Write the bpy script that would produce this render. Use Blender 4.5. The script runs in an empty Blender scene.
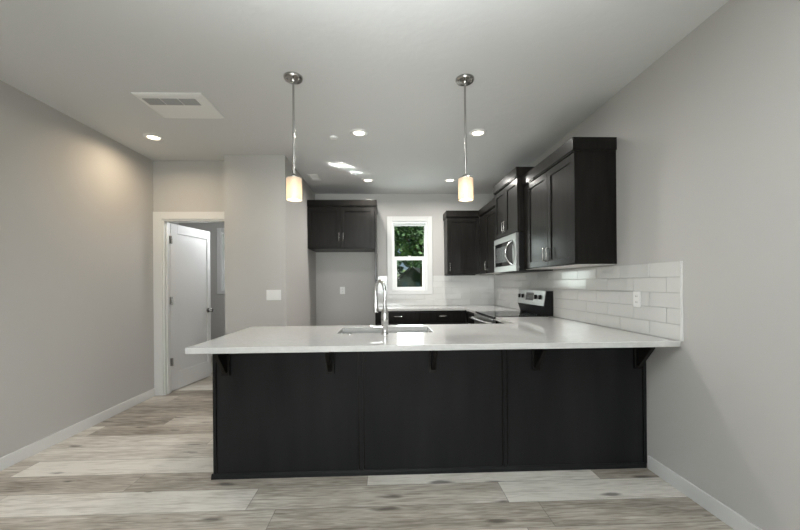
import bpy, bmesh, math, random
from mathutils import Vector, Matrix
random.seed(7)
S = bpy.context.scene
COL = S.collection
PI = math.pi

# ------------------------------------------------------------------ camera
cam_d = bpy.data.cameras.new('camera')
cam = bpy.data.objects.new('camera', cam_d); COL.objects.link(cam)
cam_d.sensor_fit = 'HORIZONTAL'; cam_d.sensor_width = 36.0
cam_d.lens = 359.44 / 800 * 36
cam_d.shift_x = (400 - 398.07) / 800
cam_d.shift_y = (283.38 - 265) / 800
cam_d.clip_start = 0.05; cam_d.clip_end = 300
cam.matrix_world = (Matrix.Translation((0, 0, 1.285)) @ Matrix.Rotation(-0.0352, 4, 'Z')
                    @ Matrix.Rotation(PI / 2, 4, 'X') @ Matrix.Rotation(-0.0084, 4, 'Z'))
S.camera = cam

# ------------------------------------------------------------------ world, sun, daylight, exposure
S.view_settings.view_transform = 'Standard'
S.view_settings.look = 'None'
S.view_settings.gamma = 1
S.view_settings.use_curve_mapping = False
S.view_settings.exposure = 0.45

w = bpy.data.worlds.new('world'); S.world = w; w.use_nodes = True
nt = w.node_tree; nt.nodes.clear()
out = nt.nodes.new('ShaderNodeOutputWorld'); bg = nt.nodes.new('ShaderNodeBackground')
sky = nt.nodes.new('ShaderNodeTexSky'); sky.sky_type = 'HOSEK_WILKIE'
sky.sun_direction = Vector((0.5, -0.45, 0.74)).normalized(); sky.turbidity = 4.0; sky.ground_albedo = 0.3
bg.inputs['Strength'].default_value = 1.3
nt.links.new(sky.outputs[0], bg.inputs['Color']); nt.links.new(bg.outputs[0], out.inputs['Surface'])


def light(name, kind, loc, energy, color=(1, 1, 1), direction=(0, 0, -1), **kw):
    d = bpy.data.lights.new(name, kind); d.energy = energy; d.color = color
    for k, v in kw.items(): setattr(d, k, v)
    o = bpy.data.objects.new(name, d); COL.objects.link(o); o.location = loc
    o.rotation_euler = Vector(direction).to_track_quat('-Z', 'Y').to_euler()
    return o


light('sun', 'SUN', (5, -5, 12), 7, (1, .95, .86), (-0.5, 0.45, -0.74), angle=0.01)
# daylight entering the big glazed opening in the rear wall, behind the camera
light('rear_daylight', 'AREA', (-0.5, -3.42, 1.25), 62, (0.93, 0.98, 1.0), (0, 1, 0.12),
      shape='RECTANGLE', size=3.4, size_y=2.1)
# added fill lamp beside the camera, no fixture: bounced straight up off the ceiling
light('bounce_fill', 'SPOT', (0.0, 0.1, 1.6), 520, (0.94, 0.98, 0.985), (0, 0.12, 1), spot_size=math.radians(125), spot_blend=1.0, shadow_soft_size=0.2)
light('forward_fill', 'SPOT', (0.0, -0.15, 1.55), 235, (0.95, 0.99, 0.98), (0.36, 5.9, 0.80), spot_size=math.radians(46), spot_blend=1.0, shadow_soft_size=0.5)  # second added fill, lifts the far kitchen; no fixture is its source
# daylight through the kitchen window
light('kitchen_daylight', 'AREA', (0.40, 6.22, 1.50), 16, (0.93, 0.99, 1.0), (0, -1, 0.35), shape='RECTANGLE', size=0.8, size_y=1.2)
# added fill lamp in the room beyond the open door, hidden from the camera
light('bedroom_fill', 'AREA', (-1.95, 5.4, 2.25), 10, (0.97, 0.99, 1.0), (-1, -0.1, -0.55),
      shape='RECTANGLE', size=0.8, size_y=0.6)
# sun glinting up off something on the ground outside, through the kitchen window on to the ceiling
GL = Vector((0.66, 1, -0.79)).normalized()
gl = light('ground_glint', 'AREA', (1.42, 7.78, 0.05), 9.0, (1, .97, .92), -GL,
           shape='SQUARE', size=0.9, spread=math.radians(0.35))


def glint_shape(lo, target, slant, half_w, half_l):
    """mask the lamp so the glint lands on the ceiling as a shaped, slanted patch"""
    R = lo.rotation_euler.to_matrix(); ax, ay, az = R.col[0], R.col[1], R.col[2]
    # ceiling displacement (dx, dy) -> source plane (a, b) along the beam; invert the 2x2
    a1, a2, b1, b2 = ax.x, ax.y, ay.x, ay.y
    det = a1 * b2 - a2 * b1; ix = (b2 / det, -a2 / det); iy = (-b1 / det, a1 / det)
    d = lo.data; d.use_nodes = True; n, l = d.node_tree.nodes, d.node_tree.links
    em = [k for k in n if k.type == 'EMISSION'][0]
    ge = n.new('ShaderNodeNewGeometry'); sp = n.new('ShaderNodeSeparateXYZ'); l.new(ge.outputs['Position'], sp.inputs[0])
    def mth(op, p, q):
        k = n.new('ShaderNodeMath'); k.operation = op
        for i, v in enumerate((p, q)):
            if isinstance(v, (int, float)): k.inputs[i].default_value = v
            else: l.new(v, k.inputs[i])
        return k.outputs[0]
    o = lo.location
    def dot(v): return mth('ADD', mth('MULTIPLY', mth('SUBTRACT', sp.outputs[0], o.x), v.x), mth('ADD', mth('MULTIPLY', mth('SUBTRACT', sp.outputs[1], o.y), v.y), mth('MULTIPLY', mth('SUBTRACT', sp.outputs[2], o.z), v.z)))
    a, b = dot(ax), dot(ay)
    dx = mth('ADD', mth('MULTIPLY', a, ix[0]), mth('MULTIPLY', b, ix[1])); dy = mth('ADD', mth('MULTIPLY', a, iy[0]), mth('MULTIPLY', b, iy[1]))
    w_ = mth('LESS_THAN', mth('ABSOLUTE', mth('SUBTRACT', dx, mth('MULTIPLY', dy, slant)), 0.0), half_w)
    h_ = mth('LESS_THAN', mth('ABSOLUTE', dy, 0.0), half_l)
    l.new(mth('MULTIPLY', w_, h_), em.inputs['Strength'])


# the beam's middle meets the ceiling at (-0.49, 4.545)
gl.location = Vector((-0.49, 4.545, 2.743)) + Vector((0.66, 1, -0.79)) * 3.15
glint_shape(gl, None, 0.62, 0.135, 0.225)

# ------------------------------------------------------------------ materials
def mat(name, color, rough=0.5, metal=0.0, spec=0.5, coat=0.0, emit=None, es=0.0):
    m = bpy.data.materials.new(name); m.use_nodes = True
    b = m.node_tree.nodes['Principled BSDF']
    b.inputs['Base Color'].default_value = (*color, 1)
    b.inputs['Roughness'].default_value = rough
    b.inputs['Metallic'].default_value = metal
    b.inputs['Specular IOR Level'].default_value = spec
    b.inputs['Coat Weight'].default_value = coat
    if emit:
        b.inputs['Emission Color'].default_value = (*emit, 1); b.inputs['Emission Strength'].default_value = es
    return m


def nodes(m):
    return m.node_tree.nodes, m.node_tree.links, m.node_tree.nodes['Principled BSDF']


def add_bump(m, scale, strength, dist=0.002, detail=3, stretch=None):
    n, l, b = nodes(m)
    tc = n.new('ShaderNodeTexCoord'); no = n.new('ShaderNodeTexNoise'); bp = n.new('ShaderNodeBump')
    no.inputs['Scale'].default_value = scale; no.inputs['Detail'].default_value = detail
    bp.inputs['Strength'].default_value = strength; bp.inputs['Distance'].default_value = dist
    src = tc.outputs['Object']
    if stretch:
        mp = n.new('ShaderNodeMapping'); mp.inputs['Scale'].default_value = stretch
        l.new(src, mp.inputs[0]); src = mp.outputs[0]
    l.new(src, no.inputs['Vector']); l.new(no.outputs[0], bp.inputs['Height']); l.new(bp.outputs[0], b.inputs['Normal'])


def vary(m, c0, c1, scale, stretch, detail=6, lo=0.3, hi=0.7):
    n, l, b = nodes(m)
    tc = n.new('ShaderNodeTexCoord'); mp = n.new('ShaderNodeMapping'); no = n.new('ShaderNodeTexNoise'); r = n.new('ShaderNodeValToRGB')
    mp.inputs['Scale'].default_value = stretch; no.inputs['Scale'].default_value = scale; no.inputs['Detail'].default_value = detail
    r.color_ramp.elements[0].position = lo; r.color_ramp.elements[1].position = hi
    r.color_ramp.elements[0].color = (*c0, 1); r.color_ramp.elements[1].color = (*c1, 1)
    l.new(tc.outputs['Object'], mp.inputs[0]); l.new(mp.outputs[0], no.inputs['Vector'])
    l.new(no.outputs[0], r.inputs[0]); l.new(r.outputs[0], b.inputs['Base Color'])


M = {}
M['wall'] = mat('greige_paint', (0.50, 0.490, 0.474), 0.75, spec=0.25); add_bump(M['wall'], 90, 0.06)
M['ceiling'] = mat('ceiling_paint', (0.655, 0.66, 0.662), 0.85, spec=0.2); add_bump(M['ceiling'], 17, 0.35, 0.006, 5)
M['trim'] = mat('white_trim_paint', (0.69, 0.69, 0.68), 0.35)
M['door'] = mat('white_door_paint', (0.74, 0.74, 0.735), 0.4)
M['cab'] = mat('espresso_stained_wood', (0.02, 0.018, 0.017), 0.48, spec=0.05, coat=0.35)
M['cab'].node_tree.nodes['Principled BSDF'].inputs['Coat Roughness'].default_value = 0.2
vary(M['cab'], (0.0055, 0.0049, 0.0043), (0.0115, 0.0102, 0.009), 5, (6, 6, 0.7))
M['panel'] = mat('espresso_panel', (0.02, 0.02, 0.02), 0.48, spec=0.15)
vary(M['panel'], (0.008, 0.0083, 0.0085), (0.017, 0.0173, 0.0175), 3, (2.2, 2.2, 0.35), 5, 0.25, 0.75)
M['cabunder'] = mat('white_melamine', (0.72, 0.71, 0.69), 0.5)
M['quartz'] = mat('white_quartz', (0.80, 0.785, 0.75), 0.018, spec=0.5)
vary(M['quartz'], (0.53, 0.525, 0.51), (0.57, 0.565, 0.555), 40, (1, 1, 1))
M['tile'] = mat('white_glazed_tile', (0.64, 0.64, 0.625), 0.12, spec=0.4); add_bump(M['tile'], 14, 0.05, 0.002, 1)
M['grout'] = mat('pale_grout', (0.53, 0.527, 0.515), 0.9)
M['steel'] = mat('brushed_steel', (0.36, 0.355, 0.345), 0.36, 1.0)
M['sinksteel'] = mat('sink_steel', (0.50, 0.50, 0.49), 0.32, 1.0)
M['chrome'] = mat('chrome', (0.58, 0.58, 0.58), 0.08, 1.0)
M['nickel'] = mat('brushed_nickel', (0.40, 0.39, 0.375), 0.22, 1.0)
M['black'] = mat('black_plastic', (0.008, 0.008, 0.008), 0.5, spec=0.2)
M['blackglass'] = mat('black_glass', (0.008, 0.009, 0.009), 0.06, spec=0.25)
M['blackglass'].node_tree.nodes['Principled BSDF'].inputs['IOR'].default_value = 1.22
M['dispdigits'] = mat('display_digits', (0.25, 0.3, 0.3), 0.4)
M['plate'] = mat('white_plastic', (0.80, 0.80, 0.79), 0.35)
M['slot'] = mat('slot_dark', (0.05, 0.05, 0.05), 0.6)
M['ventgrey'] = mat('vent_filter_grey', (0.40, 0.40, 0.40), 0.7)
M['vinyl'] = mat('white_vinyl', (0.84, 0.845, 0.84), 0.35)
M['lens'] = mat('warm_lens', (0.9, 0.88, 0.82), 0.5, emit=(1, 0.90, 0.74), es=3.5)
M['lenswarm'] = mat('warmer_lens', (0.9, 0.85, 0.75), 0.5, emit=(1, 0.84, 0.60), es=5.0)
M['bulb'] = mat('bulb_glass', (1, .9, .8), 0.4, emit=(1, 0.86, 0.66), es=5.0)
M['grass'] = mat('lawn', (0.10, 0.17, 0.03), 0.9)
vary(M['grass'], (0.09, 0.15, 0.03), (0.22, 0.28, 0.08), 0.6, (1, 1, 1))
M['bark'] = mat('bark', (0.08, 0.06, 0.045), 0.9)
M['leaf'] = mat('leaf_green', (0.06, 0.13, 0.04), 0.6)
vary(M['leaf'], (0.022, 0.070, 0.034), (0.15, 0.25, 0.11), 1.4, (1, 1, 1), 3, 0.35, 0.7)
M['leafdark'] = mat('leaf_dark', (0.03, 0.07, 0.03), 0.6)
vary(M['leafdark'], (0.025, 0.07, 0.04), (0.08, 0.15, 0.08), 0.5, (1, 1, 1), 3)
M['siding'] = mat('grey_green_siding', (0.018, 0.030, 0.024), 0.8)
M['shingle'] = mat('dark_shingle', (0.006, 0.010, 0.010), 0.85)
M['housewin'] = mat('dark_window', (0.03, 0.05, 0.06), 0.1)
M['concrete'] = mat('exterior_render', (0.45, 0.44, 0.42), 0.9)

m = bpy.data.materials.new('window_glass'); m.use_nodes = True; n = m.node_tree.nodes; l = m.node_tree.links; n.clear()
o_ = n.new('ShaderNodeOutputMaterial'); t_ = n.new('ShaderNodeBsdfTransparent'); g_ = n.new('ShaderNodeBsdfGlossy'); mx = n.new('ShaderNodeMixShader'); fr = n.new('ShaderNodeFresnel')
t_.inputs[0].default_value = (0.93, 0.96, 0.94, 1); g_.inputs['Roughness'].default_value = 0.02; fr.inputs[0].default_value = 1.12
l.new(fr.outputs[0], mx.inputs[0]); l.new(t_.outputs[0], mx.inputs[1]); l.new(g_.outputs[0], mx.inputs[2]); l.new(mx.outputs[0], o_.inputs[0])
M['glass'] = m

m = bpy.data.materials.new('opal_glass_shade'); m.use_nodes = True; n = m.node_tree.nodes; l = m.node_tree.links; n.clear()
o_ = n.new('ShaderNodeOutputMaterial'); d_ = n.new('ShaderNodeBsdfDiffuse'); t_ = n.new('ShaderNodeBsdfTranslucent'); g_ = n.new('ShaderNodeBsdfGlossy')
mx = n.new('ShaderNodeMixShader'); mx2 = n.new('ShaderNodeMixShader')
d_.inputs[0].default_value = (0.80, 0.74, 0.66, 1); t_.inputs[0].default_value = (0.95, 0.83, 0.68, 1); g_.inputs['Roughness'].default_value = 0.15
mx.inputs[0].default_value = 0.55; mx2.inputs[0].default_value = 0.05
l.new(d_.outputs[0], mx.inputs[1]); l.new(t_.outputs[0], mx.inputs[2]); l.new(mx.outputs[0], mx2.inputs[1]); l.new(g_.outputs[0], mx2.inputs[2]); l.new(mx2.outputs[0], o_.inputs[0])
M['opal'] = m


def floor_material():
    m = mat('vinyl_plank_floor', (0.5, 0.47, 0.42), 0.30, spec=0.45)
    n, l, b = nodes(m)
    tc = n.new('ShaderNodeTexCoord'); sx = n.new('ShaderNodeSeparateXYZ'); l.new(tc.outputs['Object'], sx.inputs[0])

    def mth(op, a, bb=None, c=None):
        k = n.new('ShaderNodeMath'); k.operation = op
        for i, v in enumerate((a, bb, c)):
            if v is None: continue
            if isinstance(v, (int, float)): k.inputs[i].default_value = v
            else: l.new(v, k.inputs[i])
        return k.outputs[0]
    W, L, SEED = 0.2175, 1.52, 57.0
    v = mth('DIVIDE', mth('ADD', sx.outputs[1], 10 * W - 2.0765 + 0.0), W)
    row = mth('FLOOR', v)
    wn = n.new('ShaderNodeTexWhiteNoise'); wn.noise_dimensions = '1D'; l.new(mth('ADD', row, SEED), wn.inputs['W'])
    u = mth('ADD', mth('DIVIDE', sx.outputs[0], L), mth('MULTIPLY', wn.outputs[0], 7.31))
    colu = mth('FLOOR', u)
    cb = n.new('ShaderNodeCombineXYZ'); l.new(mth('ADD', row, SEED), cb.inputs[0]); l.new(colu, cb.inputs[1])
    wn2 = n.new('ShaderNodeTexWhiteNoise'); wn2.noise_dimensions = '2D'; l.new(cb.outputs[0], wn2.inputs['Vector'])
    # grain coordinates, shifted per plank
    sh = n.new('ShaderNodeVectorMath'); sh.operation = 'SCALE'; sh.inputs['Scale'].default_value = 17.0; l.new(wn2.outputs['Color'], sh.inputs[0])
    ad = n.new('ShaderNodeVectorMath'); ad.operation = 'ADD'; l.new(tc.outputs['Object'], ad.inputs[0]); l.new(sh.outputs[0], ad.inputs[1])

    def noise(scale, st, det, dist=0.0):
        mp = n.new('ShaderNodeMapping'); mp.inputs['Scale'].default_value = st; l.new(ad.outputs[0], mp.inputs[0])
        no = n.new('ShaderNodeTexNoise'); no.inputs['Scale'].default_value = scale; no.inputs['Detail'].default_value = det; no.inputs['Distortion'].default_value = dist
        l.new(mp.outputs[0], no.inputs['Vector']); return no.outputs[0]
    fine = noise(9, (0.8, 8, 1), 7, 0.6)
    broad = noise(1.6, (0.8, 4.5, 1), 4, 0.8)
    mpv = n.new('ShaderNodeMapping'); mpv.inputs['Scale'].default_value = (1.5, 5.5, 1); l.new(ad.outputs[0], mpv.inputs[0])
    wob = n.new('ShaderNodeTexNoise'); wob.inputs['Scale'].default_value = 4.0; wob.inputs['Detail'].default_value = 3; l.new(mpv.outputs[0], wob.inputs['Vector'])
    vo = n.new('ShaderNodeTexVoronoi'); vo.voronoi_dimensions = '2D'; vo.inputs['Scale'].default_value = 1.0; l.new(mpv.outputs[0], vo.inputs['Vector'])
    vc = n.new('ShaderNodeSeparateXYZ'); l.new(vo.outputs['Color'], vc.inputs[0])
    ksize = mth('ADD', 0.05, mth('MULTIPLY', vc.outputs[0], 0.12))
    kd = mth('DIVIDE', mth('ADD', vo.outputs['Distance'], mth('MULTIPLY', mth('SUBTRACT', wob.outputs[0], 0.5), 0.28)), ksize)
    knot = mth('MULTIPLY', mth('SUBTRACT', 1.0, mth('MINIMUM', kd, 1.0)), mth('GREATER_THAN', vc.outputs[1], 0.35))
    r1 = n.new('ShaderNodeValToRGB'); cr = r1.color_ramp
    cr.elements[0].position = 0.0; cr.elements[0].color = (0.170, 0.140, 0.110, 1)
    cr.elements[1].position = 1.0; cr.elements[1].color = (0.80, 0.77, 0.71, 1)
    e = cr.elements.new(0.45); e.color = (0.45, 0.405, 0.345, 1)
    tone = mth('ADD', mth('MULTIPLY', wn2.outputs['Value'], 0.72), mth('MULTIPLY', mth('SUBTRACT', broad, 0.5), 0.95))
    tone = mth('ADD', mth('ADD', tone, 0.22), mth('MULTIPLY', mth('SUBTRACT', fine, 0.5), 1.3))
    l.new(tone, r1.inputs[0])
    kr = n.new('ShaderNodeMapRange'); kr.inputs['From Min'].default_value = 0.0; kr.inputs['From Max'].default_value = 0.7
    kr.inputs['To Min'].default_value = 0.0; kr.inputs['To Max'].default_value = 0.75; l.new(knot, kr.inputs['Value'])
    mk = n.new('ShaderNodeMixRGB'); l.new(kr.outputs[0], mk.inputs[0]); l.new(r1.outputs[0], mk.inputs[1]); mk.inputs[2].default_value = (0.05, 0.038, 0.028, 1)
    # seams
    fv = mth('FRACT', v); fu = mth('FRACT', u)
    ev = mth('LESS_THAN', mth('MINIMUM', fv, mth('SUBTRACT', 1.0, fv)), 0.009)
    eu = mth('LESS_THAN', mth('MINIMUM', fu, mth('SUBTRACT', 1.0, fu)), 0.0012)
    seam = mth('MAXIMUM', ev, eu)
    ms = n.new('ShaderNodeMixRGB'); l.new(mth('MULTIPLY', seam, 0.6), ms.inputs[0]); l.new(mk.outputs[0], ms.inputs[1]); ms.inputs[2].default_value = (0.09, 0.08, 0.07, 1)
    l.new(ms.outputs[0], b.inputs['Base Color'])
    bp = n.new('ShaderNodeBump'); bp.inputs['Strength'].default_value = 0.12; bp.inputs['Distance'].default_value = 0.002
    l.new(mth('SUBTRACT', fine, mth('MULTIPLY', seam, 1.0)), bp.inputs['Height']); l.new(bp.outputs[0], b.inputs['Normal'])
    return m


M['floor'] = floor_material()


# ------------------------------------------------------------------ mesh helpers
def BM(): return bmesh.new()


def box(bm, x0, x1, y0, y1, z0, z1):
    x0, x1 = sorted((x0, x1)); y0, y1 = sorted((y0, y1)); z0, z1 = sorted((z0, z1))
    v = [bm.verts.new(p) for p in ((x0, y0, z0), (x1, y0, z0), (x1, y1, z0), (x0, y1, z0), (x0, y0, z1), (x1, y0, z1), (x1, y1, z1), (x0, y1, z1))]
    for f in ((0, 3, 2, 1), (4, 5, 6, 7), (0, 1, 5, 4), (1, 2, 6, 5), (2, 3, 7, 6), (3, 0, 4, 7)):
        bm.faces.new([v[i] for i in f])
    return bm


def prism(bm, poly, axis, a, b):
    """poly: 2D points in the plane of the two other axes (x: y,z; y: x,z; z: x,y), extruded a..b along axis"""
    def P(p, t): return {'x': (t, p[0], p[1]), 'y': (p[0], t, p[1]), 'z': (p[0], p[1], t)}[axis]
    A = [bm.verts.new(P(p, a)) for p in poly]; B = [bm.verts.new(P(p, b)) for p in poly]
    bm.faces.new(A); bm.faces.new(B[::-1]); k = len(poly)
    for i in range(k): bm.faces.new((A[i], B[i], B[(i + 1) % k], A[(i + 1) % k]))
    return bm


def lathe(bm, prof, c=(0, 0, 0), seg=32, axis='z'):
    """prof: (radius, height) pairs; radius 0 closes the end"""
    def P(r, h, a):
        x, y = r * math.cos(a), r * math.sin(a)
        q = {'z': (x, y, h), 'y': (x, h, y), 'x': (h, x, y)}[axis]
        return (q[0] + c[0], q[1] + c[1], q[2] + c[2])
    rings = []
    for r, h in prof:
        if r < 1e-6: rings.append([bm.verts.new(P(0, h, 0))])
        else: rings.append([bm.verts.new(P(r, h, 2 * PI * i / seg)) for i in range(seg)])
    for A, B in zip(rings, rings[1:]):
        for i in range(seg):
            j = (i + 1) % seg
            if len(A) == 1 and len(B) == 1: continue
            if len(A) == 1: bm.faces.new((A[0], B[i], B[j]))
            elif len(B) == 1: bm.faces.new((A[i], A[j], B[0]))
            else: bm.faces.new((A[i], A[j], B[j], B[i]))
    return bm


def cyl(bm, c, r, h, axis='z', seg=24):
    return lathe(bm, [(0, 0), (r, 0), (r, h), (0, h)], c, seg, axis)


def tube(bm, pts, rad, seg=14):
    pts = [Vector(p) for p in pts]; k = len(pts)
    if isinstance(rad, (int, float)): rad = [rad] * k
    t0 = (pts[1] - pts[0]).normalized(); up = Vector((0, 0, 1)) if abs(t0.z) < 0.9 else Vector((0, 1, 0))
    nrm = t0.cross(up).normalized(); rings = []
    for i in range(k):
        t = (pts[min(i + 1, k - 1)] - pts[max(i - 1, 0)]).normalized()
        nrm = (nrm - t * nrm.dot(t)).normalized(); bn = t.cross(nrm)
        rings.append([bm.verts.new(pts[i] + rad[i] * (math.cos(2 * PI * j / seg) * nrm + math.sin(2 * PI * j / seg) * bn)) for j in range(seg)])
    for A, B in zip(rings, rings[1:]):
        for j in range(seg): bm.faces.new((A[j], A[(j + 1) % seg], B[(j + 1) % seg], B[j]))
    bm.faces.new(rings[0][::-1]); bm.faces.new(rings[-1])
    return bm


def spline(pts, k=8):
    """Catmull-Rom through pts"""
    P = [Vector(p) for p in pts]; P = [P[0] * 2 - P[1]] + P + [P[-1] * 2 - P[-2]]; o = []
    for i in range(1, len(P) - 2):
        for j in range(k):
            t = j / k; a, b, c, d = P[i - 1:i + 3]
            o.append(0.5 * ((2 * b) + (c - a) * t + (2 * a - 5 * b + 4 * c - d) * t * t + (3 * b - a - 3 * c + d) * t ** 3))
    o.append(P[-2]); return o


def gridslab(bm, xs, ys, inside, z0, z1):
    V = {}
    def vt(i, j, z):
        if (i, j, z) not in V: V[(i, j, z)] = bm.verts.new((xs[i], ys[j], z))
        return V[(i, j, z)]
    nx, ny = len(xs) - 1, len(ys) - 1
    I = lambda i, j: 0 <= i < nx and 0 <= j < ny and inside((xs[i] + xs[i + 1]) / 2, (ys[j] + ys[j + 1]) / 2)
    for i in range(nx):
        for j in range(ny):
            if not I(i, j): continue
            q = [(i, j), (i + 1, j), (i + 1, j + 1), (i, j + 1)]
            bm.faces.new([vt(*p, z1) for p in q]); bm.faces.new([vt(*p, z0) for p in q[::-1]])
            for (a, b, di, dj) in ((0, 1, 0, -1), (1, 2, 1, 0), (2, 3, 0, 1), (3, 0, -1, 0)):
                if not I(i + di, j + dj):
                    bm.faces.new((vt(*q[a], z0), vt(*q[b], z0), vt(*q[b], z1), vt(*q[a], z1)))
    return bm


def obj(name, bm, m, parent=None, bevel=0.0, smooth=False, at=None, seg=2):
    """link bm as ONE mesh object; 'at' = world origin for a top-level mesh (its vertices are given in world space)"""
    if at: bmesh.ops.translate(bm, verts=bm.verts, vec=-Vector(at))
    bmesh.ops.recalc_face_normals(bm, faces=bm.faces)
    me = bpy.data.meshes.new(name); bm.to_mesh(me); bm.free()
    me.materials.append(M[m] if isinstance(m, str) else m)
    o = bpy.data.objects.new(name, me); COL.objects.link(o)
    if parent: o.parent = parent
    if at: o.location = at
    if bevel:
        b = o.modifiers.new('bevel', 'BEVEL'); b.width = bevel; b.segments = seg; b.limit_method = 'ANGLE'; b.angle_limit = math.radians(40)
    if smooth:
        for p in me.polygons: p.use_smooth = True
        try: me.set_sharp_from_angle(angle=math.radians(38))
        except Exception: pass
    return o


def tag(o, label, cat, group=None, kind=None):
    o['label'] = label; o['category'] = cat
    if group: o['group'] = group
    if kind: o['kind'] = kind
    return o


def thing(name, label, cat, loc=(0, 0, 0), rotz=0.0, group=None, kind=None):
    o = bpy.data.objects.new(name, None); COL.objects.link(o); o.location = loc; o.rotation_euler = (0, 0, rotz); o.empty_display_size = 0.05
    return tag(o, label, cat, group, kind)


def struct(name, bm, m, label, cat, bevel=0.0, parent=None):
    o = obj(name, bm, m, parent, bevel)
    if not parent: tag(o, label, cat, kind='structure')
    return o


# ------------------------------------------------------------------ the room shell
C = 2.743
XL, XR, YD, YB, Y1, X1, X2 = -2.703, 1.80, 4.30, 5.853, 4.094, -1.798, -1.121
RY = -3.5
b = BM(); box(b, -3.95, 2.0, RY - 0.2, 6.9, -0.15, 0); struct('floor', b, 'floor', 'grey-brown wood plank floor running across the whole room', 'floor')
b = BM(); box(b, -3.95, 2.0, RY - 0.2, 6.9, C, C + 0.15); struct('ceiling', b, 'ceiling', 'pale grey lightly textured flat ceiling', 'ceiling')
b = BM(); box(b, XL - 0.12, XL, RY, YD + 0.12, 0, C); struct('wall_left', b, 'wall', 'long plain greige wall on the left side', 'wall')
b = BM(); box(b, XR, XR + 0.15, RY, 6.0, 0, C); struct('wall_right', b, 'wall', 'plain greige wall on the right behind the upper cabinets', 'wall')
# back wall with the kitchen window opening
wx0, wx1, wz0, wz1 = 0.112, 0.69, 1.165, 2.295
b = BM()
box(b, X2, wx0, YB, 6.0, 0, C); box(b, wx1, XR, YB, 6.0, 0, C); box(b, wx0, wx1, YB, 6.0, 0, wz0); box(b, wx0, wx1, YB, 6.0, wz1, C)
struct('wall_back', b, 'wall', 'light grey kitchen end wall around the small window', 'wall')
b = BM(); box(b, X1, X2, Y1, 6.0, 0, C); box(b, X1, X1 + 0.1, 6.0, 6.75, 0, C)
struct('wall_center', b, 'wall', 'projecting greige wall between the open door and the fridge alcove', 'wall')
# wall with the open door
dx0, dx1, dz = -2.60, -1.845, 2.055
b = BM(); box(b, -3.85, dx0, YD, YD + 0.12, 0, C); box(b, dx1, X1, YD, YD + 0.12, 0, C); box(b, dx0, dx1, YD, YD + 0.12, dz, C)
struct('wall_door', b, 'wall', 'short greige wall above and around the open white door', 'wall')
# room beyond the door
b = BM(); box(b, -3.85, -3.7, YD + 0.12, 6.75, 0, C); struct('wall_bedroom_left', b, 'wall', 'side wall of the room beyond the open door', 'wall')
b = BM(); q0, q1, r0, r1 = -2.96, -2.1, 1.18, 2.24
box(b, -3.85, q0, 6.6, 6.75, 0, C); box(b, q1, X1, 6.6, 6.75, 0, C); box(b, q0, q1, 6.6, 6.75, 0, r0); box(b, q0, q1, 6.6, 6.75, r1, C)
struct('wall_bedroom_back', b, 'wall', 'far wall of the room seen through the open door', 'wall')
# rear wall (behind the camera) with its glazed opening
b = BM()
box(b, XL - 0.12, -2.25, RY - 0.15, RY, 0, C); box(b, 1.25, XR + 0.15, RY - 0.15, RY, 0, C); box(b, -2.25, 1.25, RY - 0.15, RY, 2.35, C)
struct('wall_rear', b, 'wall', 'rear wall with a wide patio door opening', 'wall')


def baseboard(name, bm, label): return struct(name, bm, 'trim', label, 'baseboard', 0.003)


b = BM(); box(b, XL, XL + 0.014, RY, YD - 0.016, 0, 0.09); baseboard('baseboard_left', b, 'white baseboard along the left wall')
b = BM(); box(b, XR - 0.014, XR, RY, 2.405, 0, 0.09); baseboard('baseboard_right', b, 'white baseboard along the right wall in front of the peninsula')
b = BM(); box(b, X1, X2, Y1 - 0.014, Y1, 0, 0.09); baseboard('baseboard_center', b, 'white baseboard below the switch plate wall')
b = BM(); box(b, -3.7, X1, 6.586, 6.6, 0, 0.09); baseboard('baseboard_bedroom', b, 'white baseboard in the room beyond the open door')

# door casing (trim) and jamb
b = BM()
box(b, XL + 0.001, dx0, YD - 0.016, YD, 0, dz + 0.088); box(b, dx0, X1 - 0.001, YD - 0.016, YD, dz, dz + 0.088); box(b, dx1, X1 - 0.001, YD - 0.016, YD, 0, dz)
struct('trim_1', b, 'trim', 'flat white casing around the open door', 'door casing', 0.002)
b = BM()
box(b, dx0 - 0.002, dx0 + 0.018, YD - 0.005, YD + 0.125, 0, dz); box(b, dx1 - 0.018, dx1 + 0.002, YD - 0.005, YD + 0.125, 0, dz); box(b, dx0 + 0.018, dx1 - 0.018, YD - 0.005, YD + 0.125, dz - 0.018, dz + 0.002)
box(b, dx0 + 0.018, dx0 + 0.030, YD + 0.03, YD + 0.07, 0, dz - 0.018)
struct('trim_2', b, 'trim', 'white door jamb lining the doorway', 'door jamb', 0.002)

# door leaf, open about 80 degrees into the room beyond; local x = along the leaf from its hinges, local -y faces the kitchen
ang = math.radians(80.5)
d = thing('door_1', 'white panel door standing open on the left of the projecting wall', 'door', (dx0 + 0.022, YD + 0.118, 0), ang, kind='structure')
DW = 0.735
b = BM()
st = 0.115; z0, z1 = 0.012, dz - 0.022
T0, T1 = -0.0, 0.035
box(b, 0, st, T0, T1, z0, z1); box(b, DW - st * 0.55, DW, T0, T1, z0, z1); box(b, st, DW - st * 0.55, T0, T1, z0, z0 + 0.215); box(b, st, DW - st * 0.55, T0, T1, z1 - st, z1)
box(b, st, DW - st * 0.55, T0 + 0.013, T1 - 0.013, z0 + 0.215, z1 - st)
obj('door_panel', b, 'door', d, 0.003)
for hz in (1.83, 1.10, 0.365):
    b = BM(); box(b, -0.024, -0.003, -0.016, 0.030, hz - 0.045, hz + 0.045); cyl(b, (-0.008, -0.020, hz - 0.047), 0.008, 0.094)
    obj('hinge', b, 'nickel', d)['label'] = 'brushed nickel hinge'
b = BM(); lathe(b, [(0, 0.0), (0.032, 0.0), (0.032, -0.008), (0.011, -0.012), (0.011, -0.035), (0.026, -0.042), (0.029, -0.055), (0.022, -0.066), (0, -0.068)], (DW - 0.06, 0, 0.935), 24, 'y')
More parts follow.
